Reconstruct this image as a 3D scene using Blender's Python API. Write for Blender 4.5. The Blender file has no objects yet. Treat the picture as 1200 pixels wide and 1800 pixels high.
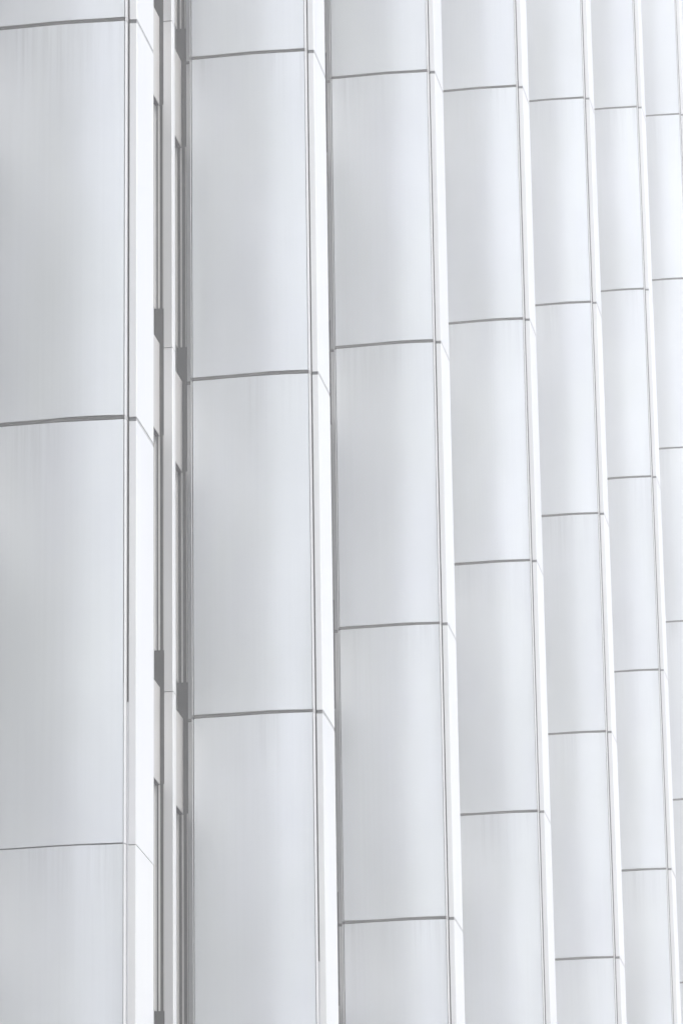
import bpy, math, random
from mathutils import Matrix, Vector, noise

random.seed(7)
sc = bpy.context.scene
C = sc.collection

# ------------------------------------------------------------------ camera
H = 3.9                      # storey / cladding course height
P = 9.1107                   # pier spacing along the facade (+x, away from the camera)
Z0 = 19.867                  # height of cladding joint number 0 above the pavement
cd = bpy.data.cameras.new('camera')
cam = bpy.data.objects.new('camera', cd)
C.objects.link(cam)
right = (0.17771839, -0.98398185, -0.01399643)
down = (0.32614656, 0.07231289, -0.94254935)
look = (0.92846357, 0.16294346, 0.33377362)
m = Matrix.Identity(4)
for r in range(3):
    m[r][0] = right[r]; m[r][1] = -down[r]; m[r][2] = -look[r]
m[0][3], m[1][3], m[2][3] = -37.1834, -8.3601, 1.6
cam.matrix_world = m
cd.sensor_fit = 'VERTICAL'
cd.sensor_height = 36.0
cd.sensor_width = 24.0
cd.lens = 8043.8 / 1800 * 36.0
cd.clip_start = 0.5
cd.clip_end = 3000
sc.camera = cam

# ------------------------------------------------------------------ light
SUN_EL = math.radians(60)
SUN_DIR = Vector((-0.45, -0.89, 0)).normalized() * math.cos(SUN_EL) + Vector((0, 0, math.sin(SUN_EL)))  # towards the sun
w = bpy.data.worlds.new('World'); sc.world = w
w.use_nodes = True
nt = w.node_tree; nt.nodes.clear()
sky = nt.nodes.new('ShaderNodeTexSky'); sky.sky_type = 'NISHITA'
sky.sun_disc = False
sky.sun_elevation = SUN_EL
sky.sun_rotation = math.atan2(SUN_DIR.x, SUN_DIR.y)
sky.air_density = 1.0; sky.dust_density = 4.0; sky.ozone_density = 1.0
hsv = nt.nodes.new('ShaderNodeHueSaturation'); hsv.inputs['Saturation'].default_value = 0.46
bg = nt.nodes.new('ShaderNodeBackground'); bg.inputs['Strength'].default_value = 0.12
wo = nt.nodes.new('ShaderNodeOutputWorld')
nt.links.new(sky.outputs[0], hsv.inputs['Color'])
nt.links.new(hsv.outputs[0], bg.inputs['Color'])
nt.links.new(bg.outputs[0], wo.inputs['Surface'])

sd = bpy.data.lights.new('sun', 'SUN'); sd.energy = 0.9; sd.angle = math.radians(12); sd.color = (1.0, 0.985, 0.96)
so = bpy.data.objects.new('sun', sd); C.objects.link(so)
so.rotation_euler = SUN_DIR.to_track_quat('Z', 'Y').to_euler()
so.location = (-60, -30, 60)

vs = sc.view_settings
vs.view_transform = 'Standard'; vs.look = 'None'; vs.gamma = 1.0; vs.use_curve_mapping = False
vs.exposure = 1.64
HAZE_DENSITY = 0.0033
sc.cycles.volume_bounces = 1

# ------------------------------------------------------------------ materials
def new_mat(name):
    mt = bpy.data.materials.new(name); mt.use_nodes = True
    t = mt.node_tree
    return mt, t, t.nodes['Principled BSDF']

def N(t, typ, **kw):
    n = t.nodes.new(typ)
    for k, v in kw.items(): setattr(n, k, v)
    return n

def ramp(t, a, b, ca, cb):
    r = N(t, 'ShaderNodeValToRGB')
    r.color_ramp.elements[0].position = a; r.color_ramp.elements[1].position = b
    r.color_ramp.elements[0].color = (*ca, 1); r.color_ramp.elements[1].color = (*cb, 1)
    return r

def mixc(t, mode, fac, a, b):
    mx = N(t, 'ShaderNodeMix', data_type='RGBA', blend_type=mode)
    for sock, v in ((mx.inputs[0], fac), (mx.inputs[6], a), (mx.inputs[7], b)):
        if isinstance(v, bpy.types.NodeSocket): t.links.new(v, sock)
        elif isinstance(v, (int, float)): sock.default_value = v
        else: sock.default_value = (*v, 1)
    return mx.outputs[2]

def panel_material(name, base, metallic, rough, streak=1.0, bump=1.0):
    """weathered pale aluminium sheet: cloudy tone, fine vertical rolling lines, rain streaks under each joint"""
    mt, t, b = new_mat(name)
    L = t.links.new
    tc = N(t, 'ShaderNodeTexCoord'); oi = N(t, 'ShaderNodeObjectInfo')
    off = N(t, 'ShaderNodeVectorMath', operation='SCALE'); off.inputs[0].default_value = (37.0, 53.0, 71.0)
    L(oi.outputs['Random'], off.inputs['Scale'])
    pos = N(t, 'ShaderNodeVectorMath', operation='ADD'); L(tc.outputs['Object'], pos.inputs[0]); L(off.outputs[0], pos.inputs[1])
    def noise_tex(scale, detail, rgh=0.5):
        mp = N(t, 'ShaderNodeMapping'); mp.inputs['Scale'].default_value = scale; L(pos.outputs[0], mp.inputs['Vector'])
        nz = N(t, 'ShaderNodeTexNoise'); nz.inputs['Scale'].default_value = 1.0; nz.inputs['Detail'].default_value = detail
        nz.inputs['Roughness'].default_value = rgh; L(mp.outputs[0], nz.inputs['Vector'])
        return nz
    cloud = noise_tex((0.9, 0.9, 0.45), 3)
    tint = noise_tex((1.4, 1.4, 0.5), 2)
    rolling = noise_tex((42, 42, 0.35), 3, 0.6)
    drips = noise_tex((15, 15, 0.4), 5, 0.7)
    r1 = ramp(t, 0.3, 0.7, [c * 0.96 for c in base], [min(1, c * 1.04) for c in base]); L(cloud.outputs['Fac'], r1.inputs[0])
    r2 = ramp(t, 0.32, 0.68, (0.985, 1.0, 0.985), (0.975, 0.985, 1.0)); L(tint.outputs['Fac'], r2.inputs[0])
    col = mixc(t, 'MULTIPLY', 1.0, r1.outputs[0], r2.outputs[0])
    r3 = ramp(t, 0.3, 0.7, (0.985, 0.985, 0.985), (1.01, 1.01, 1.01)); L(rolling.outputs['Fac'], r3.inputs[0])
    col = mixc(t, 'MULTIPLY', 1.0, col, r3.outputs[0])
    # every panel of a slightly different batch
    pr = N(t, 'ShaderNodeMapRange'); L(oi.outputs['Random'], pr.inputs[0]); pr.inputs[3].default_value = 0.955; pr.inputs[4].default_value = 1.02
    cmb = N(t, 'ShaderNodeCombineColor')
    for k in range(3): L(pr.outputs[0], cmb.inputs[k])
    col = mixc(t, 'MULTIPLY', 1.0, col, cmb.outputs[0])
    # rain streaks hanging from the top edge of the panel (local z = H)
    sep = N(t, 'ShaderNodeSeparateXYZ'); L(tc.outputs['Object'], sep.inputs[0])
    mr = N(t, 'ShaderNodeMapRange'); L(sep.outputs['Z'], mr.inputs[0])
    mr.inputs[1].default_value = H - 1.5; mr.inputs[2].default_value = H; mr.inputs[3].default_value = 0; mr.inputs[4].default_value = 1
    pw = N(t, 'ShaderNodeMath', operation='POWER'); L(mr.outputs[0], pw.inputs[0]); pw.inputs[1].default_value = 2.2
    dr = N(t, 'ShaderNodeMapRange'); L(drips.outputs['Fac'], dr.inputs[0]); dr.inputs[1].default_value = 0.42; dr.inputs[2].default_value = 0.72
    mu = N(t, 'ShaderNodeMath', operation='MULTIPLY'); L(pw.outputs[0], mu.inputs[0]); L(dr.outputs[0], mu.inputs[1])
    patch = noise_tex((2.3, 2.3, 0.3), 2); pm = N(t, 'ShaderNodeMapRange'); L(patch.outputs['Fac'], pm.inputs[0]); pm.inputs[1].default_value = 0.36; pm.inputs[2].default_value = 0.66
    mp_ = N(t, 'ShaderNodeMath', operation='MULTIPLY'); L(mu.outputs[0], mp_.inputs[0]); L(pm.outputs[0], mp_.inputs[1])
    mu2 = N(t, 'ShaderNodeMath', operation='MULTIPLY'); L(mp_.outputs[0], mu2.inputs[0]); mu2.inputs[1].default_value = 0.55 * streak
    col = mixc(t, 'MIX', mu2.outputs[0], col, [c * 0.62 for c in base])
    L(col, b.inputs['Base Color'])
    b.inputs['Metallic'].default_value = metallic
    rr = N(t, 'ShaderNodeMapRange'); L(cloud.outputs['Fac'], rr.inputs[0]); rr.inputs[3].default_value = rough - 0.04; rr.inputs[4].default_value = rough + 0.04
    L(rr.outputs[0], b.inputs['Roughness'])
    # oil-canning and fine grain
    bp = N(t, 'ShaderNodeBump'); bp.inputs['Strength'].default_value = 0.25 * bump; bp.inputs['Distance'].default_value = 0.03
    L(tint.outputs['Fac'], bp.inputs['Height'])
    bp2 = N(t, 'ShaderNodeBump'); bp2.inputs['Strength'].default_value = 0.02; bp2.inputs['Distance'].default_value = 0.004
    L(rolling.outputs['Fac'], bp2.inputs['Height']); L(bp.outputs[0], bp2.inputs['Normal'])
    L(bp2.outputs[0], b.inputs['Normal'])
    return mt

def plain(name, col, rough=0.6, metallic=0.0, var=0.12, scale=(6, 6, 0.8)):
    mt, t, b = new_mat(name)
    L = t.links.new
    tc = N(t, 'ShaderNodeTexCoord')
    mp = N(t, 'ShaderNodeMapping'); mp.inputs['Scale'].default_value = scale; L(tc.outputs['Object'], mp.inputs['Vector'])
    nz = N(t, 'ShaderNodeTexNoise'); nz.inputs['Scale'].default_value = 1.0; nz.inputs['Detail'].default_value = 5; L(mp.outputs[0], nz.inputs['Vector'])
    r = ramp(t, 0.3, 0.7, [c * (1 - var) for c in col], [min(1, c * (1 + var)) for c in col]); L(nz.outputs['Fac'], r.inputs[0])
    L(r.outputs[0], b.inputs['Base Color'])
    b.inputs['Roughness'].default_value = rough; b.inputs['Metallic'].default_value = metallic
    return mt

M = {}
M['panel'] = panel_material('aluminium_panel', (0.68, 0.70, 0.72), 0.54, 0.34, streak=1.0, bump=0.15)
M['trim'] = panel_material('aluminium_trim', (0.55, 0.55, 0.552), 0.4, 0.38, streak=0.2, bump=0.1)
M['bead'] = panel_material('aluminium_bead', (0.46, 0.465, 0.475), 0.2, 0.42, streak=0.2, bump=0.1)
M['spandrel'] = panel_material('spandrel_sheet', (0.36, 0.355, 0.345), 0.1, 0.45, streak=0.4, bump=0.1)
M['joint'] = plain('joint_strip_grey', (0.12, 0.124, 0.117), 0.6, 0.2, 0.2, (5, 5, 5))
M['joint_light'] = plain('joint_strip_pale', (0.34, 0.345, 0.35), 0.5, 0.2, 0.08, (5, 5, 5))
M['core'] = plain('shadow_gap_black', (0.012, 0.012, 0.013), 0.9)
M['sealant'] = plain('sealant_pale', (0.42, 0.43, 0.45), 0.7)
M['jamb'] = plain('jamb_bronze_grey', (0.012, 0.014, 0.012), 0.5, 0.2, 0.25)
M['frame'] = plain('window_frame_pale', (0.42, 0.42, 0.405), 0.4, 0.2, 0.06)
M['vent'] = plain('vent_panel_dark', (0.075, 0.082, 0.08), 0.3, 0.3, 0.25, (3, 3, 1))
M['concrete'] = plain('concrete_deck', (0.32, 0.31, 0.30), 0.9, 0, 0.1, (1, 1, 1))
g, t, b = new_mat('window_glass')
b.inputs['Base Color'].default_value = (0.035, 0.045, 0.043, 1); b.inputs['Roughness'].default_value = 0.03
b.inputs['IOR'].default_value = 1.6
nz = N(t, 'ShaderNodeTexNoise'); nz.inputs['Scale'].default_value = 0.9; nz.inputs['Detail'].default_value = 1
tc = N(t, 'ShaderNodeTexCoord'); t.links.new(tc.outputs['Object'], nz.inputs['Vector'])
bp = N(t, 'ShaderNodeBump'); bp.inputs['Strength'].default_value = 0.10; bp.inputs['Distance'].default_value = 0.02
t.links.new(nz.outputs['Fac'], bp.inputs['Height']); t.links.new(bp.outputs[0], b.inputs['Normal'])
M['glass'] = g

# ------------------------------------------------------------------ mesh helpers
class MB:
    def __init__(s): s.v = []; s.f = []; s.m = []; s.mats = []; s.sm = []
    def _mi(s, mat):
        if mat not in s.mats: s.mats.append(mat)
        return s.mats.index(mat)
    def box(s, x0, x1, y0, y1, z0, z1, mat):
        k = len(s.v); mi = s._mi(mat)
        s.v += [(x, y, z) for z in (z0, z1) for y in (y0, y1) for x in (x0, x1)]
        for f in ((0, 2, 3, 1), (4, 5, 7, 6), (0, 1, 5, 4), (2, 6, 7, 3), (0, 4, 6, 2), (1, 3, 7, 5)):
            s.f.append(tuple(k + a for a in f)); s.m.append(mi); s.sm.append(False)
    def extrude(s, poly, z0, z1, mat, smooth=False):
        """closed polygon in (x, y), counter-clockwise seen from above"""
        k = len(s.v); n = len(poly); mi = s._mi(mat)
        s.v += [(x, y, z0) for x, y in poly] + [(x, y, z1) for x, y in poly]
        for a in range(n):
            c = (a + 1) % n
            s.f.append((k + a, k + c, k + n + c, k + n + a)); s.m.append(mi); s.sm.append(smooth)
        if smooth:           # caps get corners of their own so that the sides shade evenly
            k += 2 * n
            s.v += [(x, y, z0) for x, y in poly] + [(x, y, z1) for x, y in poly]
        s.f.append(tuple(k + a for a in range(n - 1, -1, -1))); s.m.append(mi); s.sm.append(False)
        s.f.append(tuple(k + n + a for a in range(n))); s.m.append(mi); s.sm.append(False)
    def mesh(s, name):
        me = bpy.data.meshes.new(name)
        me.from_pydata(s.v, [], s.f)
        for mt in s.mats: me.materials.append(M[mt])
        me.polygons.foreach_set('material_index', s.m)
        me.polygons.foreach_set('use_smooth', s.sm)
        me.update()
        return me

def link(name, me, parent=None, loc=(0, 0, 0)):
    o = bpy.data.objects.new(name, me); C.objects.link(o)
    o.parent = parent; o.location = loc
    return o

# pier section, local x along the facade, y into the building, corner of side and front at (0, 0)
WID = 0.707                  # width of the pier's front
PROUD = -0.070               # side sheet stands proud of the corner strip
YA, YB = 0.102, 1.389        # side sheet from / to
SO, SI = 0.066, 1.475        # outer strip ends / inner strip ends
GAP = 0.041                  # open horizontal joint

BEND = math.tan(math.radians(4.6))
EDGE = BEND * 0.06 * math.log1p(math.exp((0.56 - 0.102) / 0.06))   # how far the inner part stands further out
def mirror(poly): return [(WID - x, y) for x, y in reversed(poly)]

def face_panel(seed):
    """a side sheet with folded edges, slightly bowed (oil-canned)"""
    rnd = random.Random(seed)
    b = MB(); b._mi('panel')
    ny, nz_ = 18, 10
    ph = [rnd.uniform(0, 6.28) for _ in range(4)]
    am = [rnd.uniform(0.001, 0.0028) for _ in range(3)]
    y0, y1, z0, z1 = YA, YB, GAP, H
    for j in range(nz_ + 1):
        for i in range(ny + 1):
            u, v = i / ny, j / nz_
            # gentle bow across the width with a flatter edge, wandering along the height
            bow = 0.003 * math.sin(math.pi * u) * math.sin(ph[0] + 2.2 * v) + am[0] * math.sin(5.0 * u + ph[1]) + am[1] * math.sin(3.1 * v + ph[2]) * math.sin(4.2 * u + ph[3])
            if i in (0, ny): bow *= 0.2
            sag = 0.003 * math.sin(4.0 * u + ph[2]) + 0.002 * math.sin(9 * u + ph[1])
            z = z0 + (z1 - z0) * v + (sag if j == 0 else (-abs(sag) * 0.6 if j == nz_ else 0))
            y = y0 + (y1 - y0) * u
            # outer part folded back a few degrees, a soft bend added to brighten it
            q = (0.56 - y) / 0.06
            soft = 0.06 * (math.log1p(math.exp(q)) if q < 30 else q)
            b.v.append((PROUD - EDGE + BEND * soft - bow, y, z))
    R = ny + 1
    for j in range(nz_):
        for i in range(ny):
            a = j * R + i
            b.f.append((a, a + R, a + R + 1, a + 1)); b.m.append(0); b.sm.append(True)
    # folded edges back towards the core
    ring = [i for i in range(R)] + [j * R + ny for j in range(1, nz_ + 1)] + [nz_ * R + i for i in range(ny - 1, -1, -1)] + [j * R for j in range(nz_ - 1, 0, -1)]
    k = len(b.v)
    for q in ring:
        x, y, z = b.v[q]; b.v.append((x + 0.002, y, z)); b.v.append((PROUD + 0.024, y, z))
    n = len(ring)
    for a in range(n):
        c = (a + 1) % n
        b.f.append((k + 2 * a, k + 2 * c, k + 2 * c + 1, k + 2 * a + 1)); b.m.append(0); b.sm.append(False)
    return b.mesh('face_panel')

def arc(cx, cy, r, a0, a1, n):
    return [(cx + r * math.cos(math.radians(a0 + (a1 - a0) * i / n)), cy + r * math.sin(math.radians(a0 + (a1 - a0) * i / n))) for i in range(n + 1)]

FACE = [face_panel(s) for s in range(6)]

def outer_bead_poly():
    pts = [(PROUD + 0.0, YA - 0.006), (PROUD + 0.004, YA - 0.011), (PROUD + 0.014, YA - 0.017), (PROUD + 0.030, YA - 0.021), (PROUD + 0.058, YA - 0.023)]
    return pts + [(PROUD + 0.058, YA - 0.006)]
def inner_bead_poly():
    q = PROUD - EDGE
    return [(PROUD + 0.058, YB + 0.014), (q + 0.004, YB + 0.014), (q + 0.001, YB + 0.019), (q + 0.006, YB + 0.025), (q + 0.02, YB + 0.029), (PROUD + 0.058, YB + 0.030)]
def strip_poly():
    return [(0.0, YB + 0.034), (0.014, YB + 0.034), (0.014, SI), (0.0, SI)]
def corner_poly():
    r = 0.009; th = 0.012
    o = [(-0.007, SO)] + arc(r, r, r, 180, 270, 3) + arc(WID - r, r, r, 270, 360, 3) + [(WID + 0.007, SO)]  # side strips splayed a little, a shape added to catch more sky
    i = [(WID - th, SO), (WID - th, th), (th, th), (th, SO)]
    return o + i

def mk(poly, z0, z1, mat, name, smooth=False):
    b = MB(); b.extrude(poly, z0, z1, mat, smooth); return b.mesh(name)
OB = mk(outer_bead_poly(), GAP, H, 'bead', 'edge_bead', True)
IB = mk(inner_bead_poly(), GAP, H, 'bead', 'edge_bead', True)
ST = mk(strip_poly(), GAP, H, 'trim', 'edge_strip')
CP = mk(corner_poly(), GAP, H, 'trim', 'corner_panel')
def joint_side():
    b = MB(); b.extrude([(PROUD + 0.010, YA + 0.002), (PROUD + .03, YA + .002), (PROUD + .03, YB - .002), (PROUD + .010 - EDGE, YB - .002), (PROUD + .010 - EDGE, 0.62), (PROUD + .011 - EDGE * .45, 0.38)], 0.013, GAP - 0.001, 'joint')
    return b.mesh('joint_strip')
def joint_front():
    b = MB(); b.extrude([(0.005, SO - 0.002), (0.005, 0.005), (0.012, 0.005), (0.012, SO - 0.002)], 0.006, GAP - 0.001, 'joint_grey')
    b.extrude([(0.0125, 0.0045), (WID - 0.006, 0.0045), (WID - 0.006, 0.012), (0.0125, 0.012)], 0.007, GAP - 0.002, 'joint_light')
    return b.mesh('joint_strip')
def joint_bead():
    b = MB(); b.extrude([(x + 0.006, y - 0.001) for x, y in outer_bead_poly()], 0.006, GAP - 0.001, 'joint_light')
    return b.mesh('joint_strip')
def joint_strip_in():
    b = MB(); b.box(0.004, 0.014, YB + 0.036, SI - 0.001, 0.009, GAP - 0.001, 'joint')
    return b.mesh('joint_strip')
M['joint_grey'] = plain('joint_strip_mid_grey', (0.13, 0.135, 0.14), 0.55, 0.2, 0.1, (5, 5, 5))
JS, JF, JB, JI = joint_side(), joint_front(), joint_bead(), joint_strip_in()

# a closed butt joint (hairline) used once
def face_panel_closed():
    me = FACE[2].copy()
    for v in me.vertices:
        if v.co.z < GAP + 0.02: v.co.z = 0.011
    return me

CORE = [(PROUD + 0.022, YA - 0.01), (0.012, SO + 0.006), (0.02, 0.02), (WID - 0.02, 0.02), (WID - 0.012, SO + 0.006), (WID - PROUD - 0.022, YA - 0.01),
        (WID - PROUD - 0.022, YB + 0.01), (WID - 0.016, YB + 0.03), (WID - 0.016, 1.75), (0.016, 1.75), (0.016, YB + 0.03), (PROUD + 0.022, YB + 0.01)]

# ------------------------------------------------------------------ setting
def ground_sheet():
    b = MB(); b.v = [(-150, -150, 0), (250, -150, 0), (250, 100, 0), (-150, 100, 0)]; b.f = [(0, 1, 2, 3)]; b._mi('concrete'); b.m = [0]; b.sm = [False]
    return b.mesh('pavement')
pav = link('pavement', ground_sheet()); pav['kind'] = 'structure'

# ------------------------------------------------------------------ the building
N_LOW, N_TOP = -5, 12
TOP = Z0 + (N_TOP + 1) * H
X_BACK = -P + 0.0
X_END = 8 * P + WID
bld = bpy.data.objects.new('office_tower', None); C.objects.link(bld)
bld['label'] = 'pale aluminium-clad office tower with tall fin-like piers receding to the right'
bld['category'] = 'building'

VIS = {}
for i in range(0, 8):
    VIS[i] = {0: (-4, 1), 1: (-3, 2), 2: (-3, 3), 3: (-2, 4), 4: (-2, 5), 5: (-1, 6), 6: (-1, 7), 7: (0, 8)}[i]

def rest_mesh(i):
    """all cladding of the pier outside the part in view, and its far side, as one mesh"""
    b = MB()
    lo, hi = VIS.get(i, (99, 98))
    for n in range(N_LOW, N_TOP + 1):
        z = Z0 + n * H
        b.extrude(mirror([(PROUD, YA), (PROUD + .024, YA), (PROUD + .024, YB), (PROUD, YB)][::-1]), z + GAP, z + H, 'panel')
        b.extrude(mirror(strip_poly()), z + GAP, z + H, 'trim')
        b.extrude(mirror(outer_bead_poly()), z + GAP, z + H, 'trim')
        b.box(WID - PROUD - .03, WID - PROUD - .010, YA, YB, z + .007, z + GAP - .001, 'joint')
        if not (lo <= n <= hi):
            b.box(PROUD, PROUD + .024, YA, YB, z + GAP, z + H, 'panel')
            b.extrude(strip_poly(), z + GAP, z + H, 'trim'); b.extrude(corner_poly(), z + GAP, z + H, 'trim')
            b.extrude(outer_bead_poly(), z + GAP, z + H, 'trim'); b.extrude(inner_bead_poly(), z + GAP, z + H, 'trim')
            b.box(PROUD + .01, PROUD + .03, YA, YB, z + .007, z + GAP - .001, 'joint')
            b.box(.006, WID - .006, .006, .012, z + .007, z + GAP - .001, 'joint_light')
    return b.mesh('cladding')

def core_mesh():
    b = MB(); b.extrude(CORE, 0.0, TOP, 'core'); return b.mesh('pier')
CM = core_mesh()
closed = face_panel_closed()
CPC = mk(corner_poly(), 0.007, H, 'trim', 'corner_panel')
OBC = mk(outer_bead_poly(), 0.007, H, 'bead', 'edge_bead', True)
HAIR = {(0, -2)}             # courses standing on a closed hairline joint
for i in range(-1, 9):
    x = i * P
    pier = link('pier', CM, bld, (x, 0, 0))
    r = link('cladding', rest_mesh(i), pier); r['kind'] = 'stuff'
    if i not in VIS: continue
    lo, hi = VIS[i]
    for n in range(lo, hi + 1):
        z = Z0 + n * H
        hair = (i, n) in HAIR
        fp = closed if hair else FACE[(i * 5 + n * 7 + 3) % len(FACE)]
        link('face_panel', fp, pier, (random.uniform(-.003, .003), 0, z + random.uniform(-.0012, .0012)))
        link('corner_panel', CPC if hair else CP, pier, (random.uniform(-.002, .002), random.uniform(-.002, .002), z))
        link('edge_bead', OBC if hair else OB, pier, (0, 0, z))
        link('edge_bead', IB, pier, (0, 0, z))
        link('edge_strip', ST, pier, (0, 0, z))
        if not hair:
            link('joint_strip', JS, pier, (0, 0, z))
            link('joint_strip', JF, pier, (0, 0, z))
            link('joint_strip', JB, pier, (0, 0, z))
        link('joint_strip', JI, pier, (0, 0, z))

# pale sealant that fills the lower lengths of the vertical gaps on the two nearest piers
def sealant(pier_i, x0, x1, y0, y1, z0, z1):
    b = MB(); b.box(x0, x1, y0, y1, 0, z1 - z0, 'sealant')
    pr = [o for o in bld.children if abs(o.location.x - pier_i * P) < 1e-3 and o.name.startswith('pier')][0]
    link('sealant_bead', b.mesh('sealant_bead'), pr, (0, 0, z0))
ZB = Z0 - 5 * H
sealant(0, -0.012, 0.006, SO + .001, YA - 0.024, ZB, Z0 - 1.67 * H)
sealant(0, PROUD + .004, PROUD + .02, YA - .0055, YA - 0.0005, ZB, Z0 - 1.63 * H)
sealant(1, -0.012, 0.006, SO + .001, YA - 0.024, ZB, Z0 - 1.70 * H)
sealant(1, PROUD + .004, PROUD + .02, YB + .001, YB + 0.013, ZB, Z0 - 1.72 * H)

# ------------------------------------------------------------------ window walls between the piers
YS = 1.53                    # face of the spandrel sheets
MOD = 1.2                    # window module
SP0, SP1 = -1.024, 0.040     # spandrel from / to, relative to the joint level
MXW = 0.145                  # mullion width
MY = 1.385                   # mullion front
def mullion_poly(x):
    return [(x, YS - 0.048), (x, MY + .006), (x + .006, MY), (x + MXW - .006, MY), (x + MXW, MY + .006), (x + MXW, YS - .048)]

def bay_pieces(x0, x1, z, which):
    """pieces of one window module: between x0 and x1, storey joint at z"""
    out = []
    GY = YS + 0.06
    b = MB(); b.box(x0, x1, YS, YS + 0.07, SP0, SP1, 'spandrel'); out.append(('spandrel', b))
    zh = H + SP0
    b = MB(); b.box(x0 + .05, x1 - .05, GY + .006, GY + .02, SP1 + .46, zh - .02, 'glass'); out.append(('pane', b))
    b = MB(); b.box(x0 + .05, x1 - .05, GY - .012, GY + .02, SP1 + .056, SP1 + .41, 'vent'); out.append(('vent_panel', b))
    b = MB()
    b.box(x0 + .002, x0 + .05, GY - .012, GY + .02, SP1 + .41, zh + .01, 'frame'); b.box(x1 - .05, x1 - .002, GY - .012, GY + .02, SP1 + .41, zh + .01, 'frame')
    b.box(x0 + .05, x1 - .05, GY - .002, GY + .021, SP1 + .41, SP1 + .46, 'vent')
    b.box(x0 + .05, x1 - .05, GY - .002, GY + .021, zh - .02, zh + .01, 'vent')
    out.append(('window_frame', b))
    b = MB(); b.box(x0, x1, YS + .006, YS + .068, SP0 - .006, SP0 - .0005, 'core'); out.append(('head_shade', b))  # black plate added as painted shade under the spandrel
    b = MB(); b.box(x0, x1, YS + .028, YS + .062, SP1 + .001, SP1 + .055, 'core'); out.append(('sill_gap_shade', b))  # black filler standing in for the shade in the gap above the spandrel
    return out

def mullion_pieces(xm):
    out = []
    b = MB(); b.box(xm + .012, xm + MXW - .012, YS - .052, YS + .08, -.02, H - .02, 'jamb'); out.append(('mullion_jamb', b))
    b = MB(); b.extrude([(x, y) for x, y in mullion_poly(xm)], -.009, H - .02, 'trim'); out.append(('mullion', b))
    for xx in (xm + .001, xm + MXW - .010):
        b = MB(); b.box(xx, xx + .011, YS - .002, YS + .016, SP1 + .41, H + SP0 - .008, 'frame'); out.append(('jamb_trim', b))
        b = MB(); b.box(xx + .001, xx + .010, YS + .034, YS + .05, SP1 + .41, H + SP0 - .008, 'joint_light'); out.append(('jamb_trim', b))
    for xx in (xm + .004, xm + MXW - .012):
        b = MB(); b.box(xx, xx + .008, YS - .047, YS - .036, SP1 + .41, H + SP0, 'frame'); out.append(('jamb_trim', b))
    return out

for i in range(-1, 8):
    xa, xb = i * P + WID, (i + 1) * P
    base = MB(); base.box(xa - .3, xb + .3, YS + .075, YS + .35, 0, TOP, 'core')
    wall = link('window_wall', base.mesh('window_wall'), bld)
    joined = MB()
    def put(pieces, z, single):
        for nm, b in pieces:
            if single:
                o = link(nm, b.mesh(nm), wall, (0, 0, z))
            else:
                k = len(joined.v)
                joined.v += [(p[0], p[1], p[2] + z) for p in b.v]
                joined.f += [tuple(k + a for a in f) for f in b.f]
                joined.m += [joined._mi(b.mats[q]) for q in b.m]
                joined.sm += b.sm
    ms = [xb - 1.18 - MOD * j for j in range(6)]
    for n in range(N_LOW, N_TOP + 1):
        z = Z0 + n * H
        for j in range(7):
            x1 = (xb - .004) if j == 0 else ms[j - 1] + .010
            x0 = (ms[j] + MXW - .010) if j < 6 else xa + .004
            single = (i == 0 and -3 <= n <= 1 and j < 2)
            put(bay_pieces(x0, x1, z, j), z, single)
        for j in range(6):
            single = (i == 0 and -4 <= n <= 1 and j < 1)
            put(mullion_pieces(ms[j]), z, single)
    # jambs where the wall meets the piers
    for xx0, xx1 in ((xa - .02, xa + .003), (xb - .003, xb + .02)):
        b = MB(); b.box(xx0, xx1, SI + .003, YS + .08, 0, TOP, 'jamb')
        o = link('pier_jamb', b.mesh('pier_jamb'), wall)
    for n in range(N_LOW, N_TOP + 1):
        b = MB(); b.box(xb - .011, xb - .004, SI + .004, SI + .014, SP1 + .41, H + SP0, 'frame')
        b2 = MB(); b2.box(xb - .011, xb - .004, YS - .002, YS + .016, SP1 + .41, H + SP0 - .008, 'frame')
        put([('jamb_trim', b), ('jamb_trim', b2)], Z0 + n * H, i == 0 and -3 <= n <= 0)
    o = link('window_modules', joined.mesh('window_modules'), wall); o['kind'] = 'stuff'

# body behind the window walls and the roof
b = MB(); b.box(-P, X_END, YS + .36, 26, 0, TOP - .5, 'core'); link('inner_structure', b.mesh('inner_structure'), bld)
b = MB(); b.box(-P - .1, X_END + .1, -.05, 26.2, TOP, TOP + 1.2, 'trim'); link('roof_parapet', b.mesh('roof_parapet'), bld)

# ------------------------------------------------------------------ air
def haze_box():
    mt = bpy.data.materials.new('haze_air'); mt.use_nodes = True
    t = mt.node_tree; t.nodes.clear()
    vol = t.nodes.new('ShaderNodeVolumePrincipled')
    vol.inputs['Color'].default_value = (0.985, 0.99, 1.0, 1); vol.inputs['Density'].default_value = HAZE_DENSITY
    vol.inputs['Anisotropy'].default_value = 0.0
    out = t.nodes.new('ShaderNodeOutputMaterial'); t.links.new(vol.outputs[0], out.inputs['Volume'])
    M['haze'] = mt
    b = MB(); b.box(-155, 255, -155, 105, -1.0, TOP + 2.0, 'haze')
    o = link('haze', b.mesh('haze')); o['kind'] = 'stuff'
    o['label'] = 'pale bright haze in the air along the facade'; o['category'] = 'haze'
if HAZE_DENSITY > 0: haze_box()
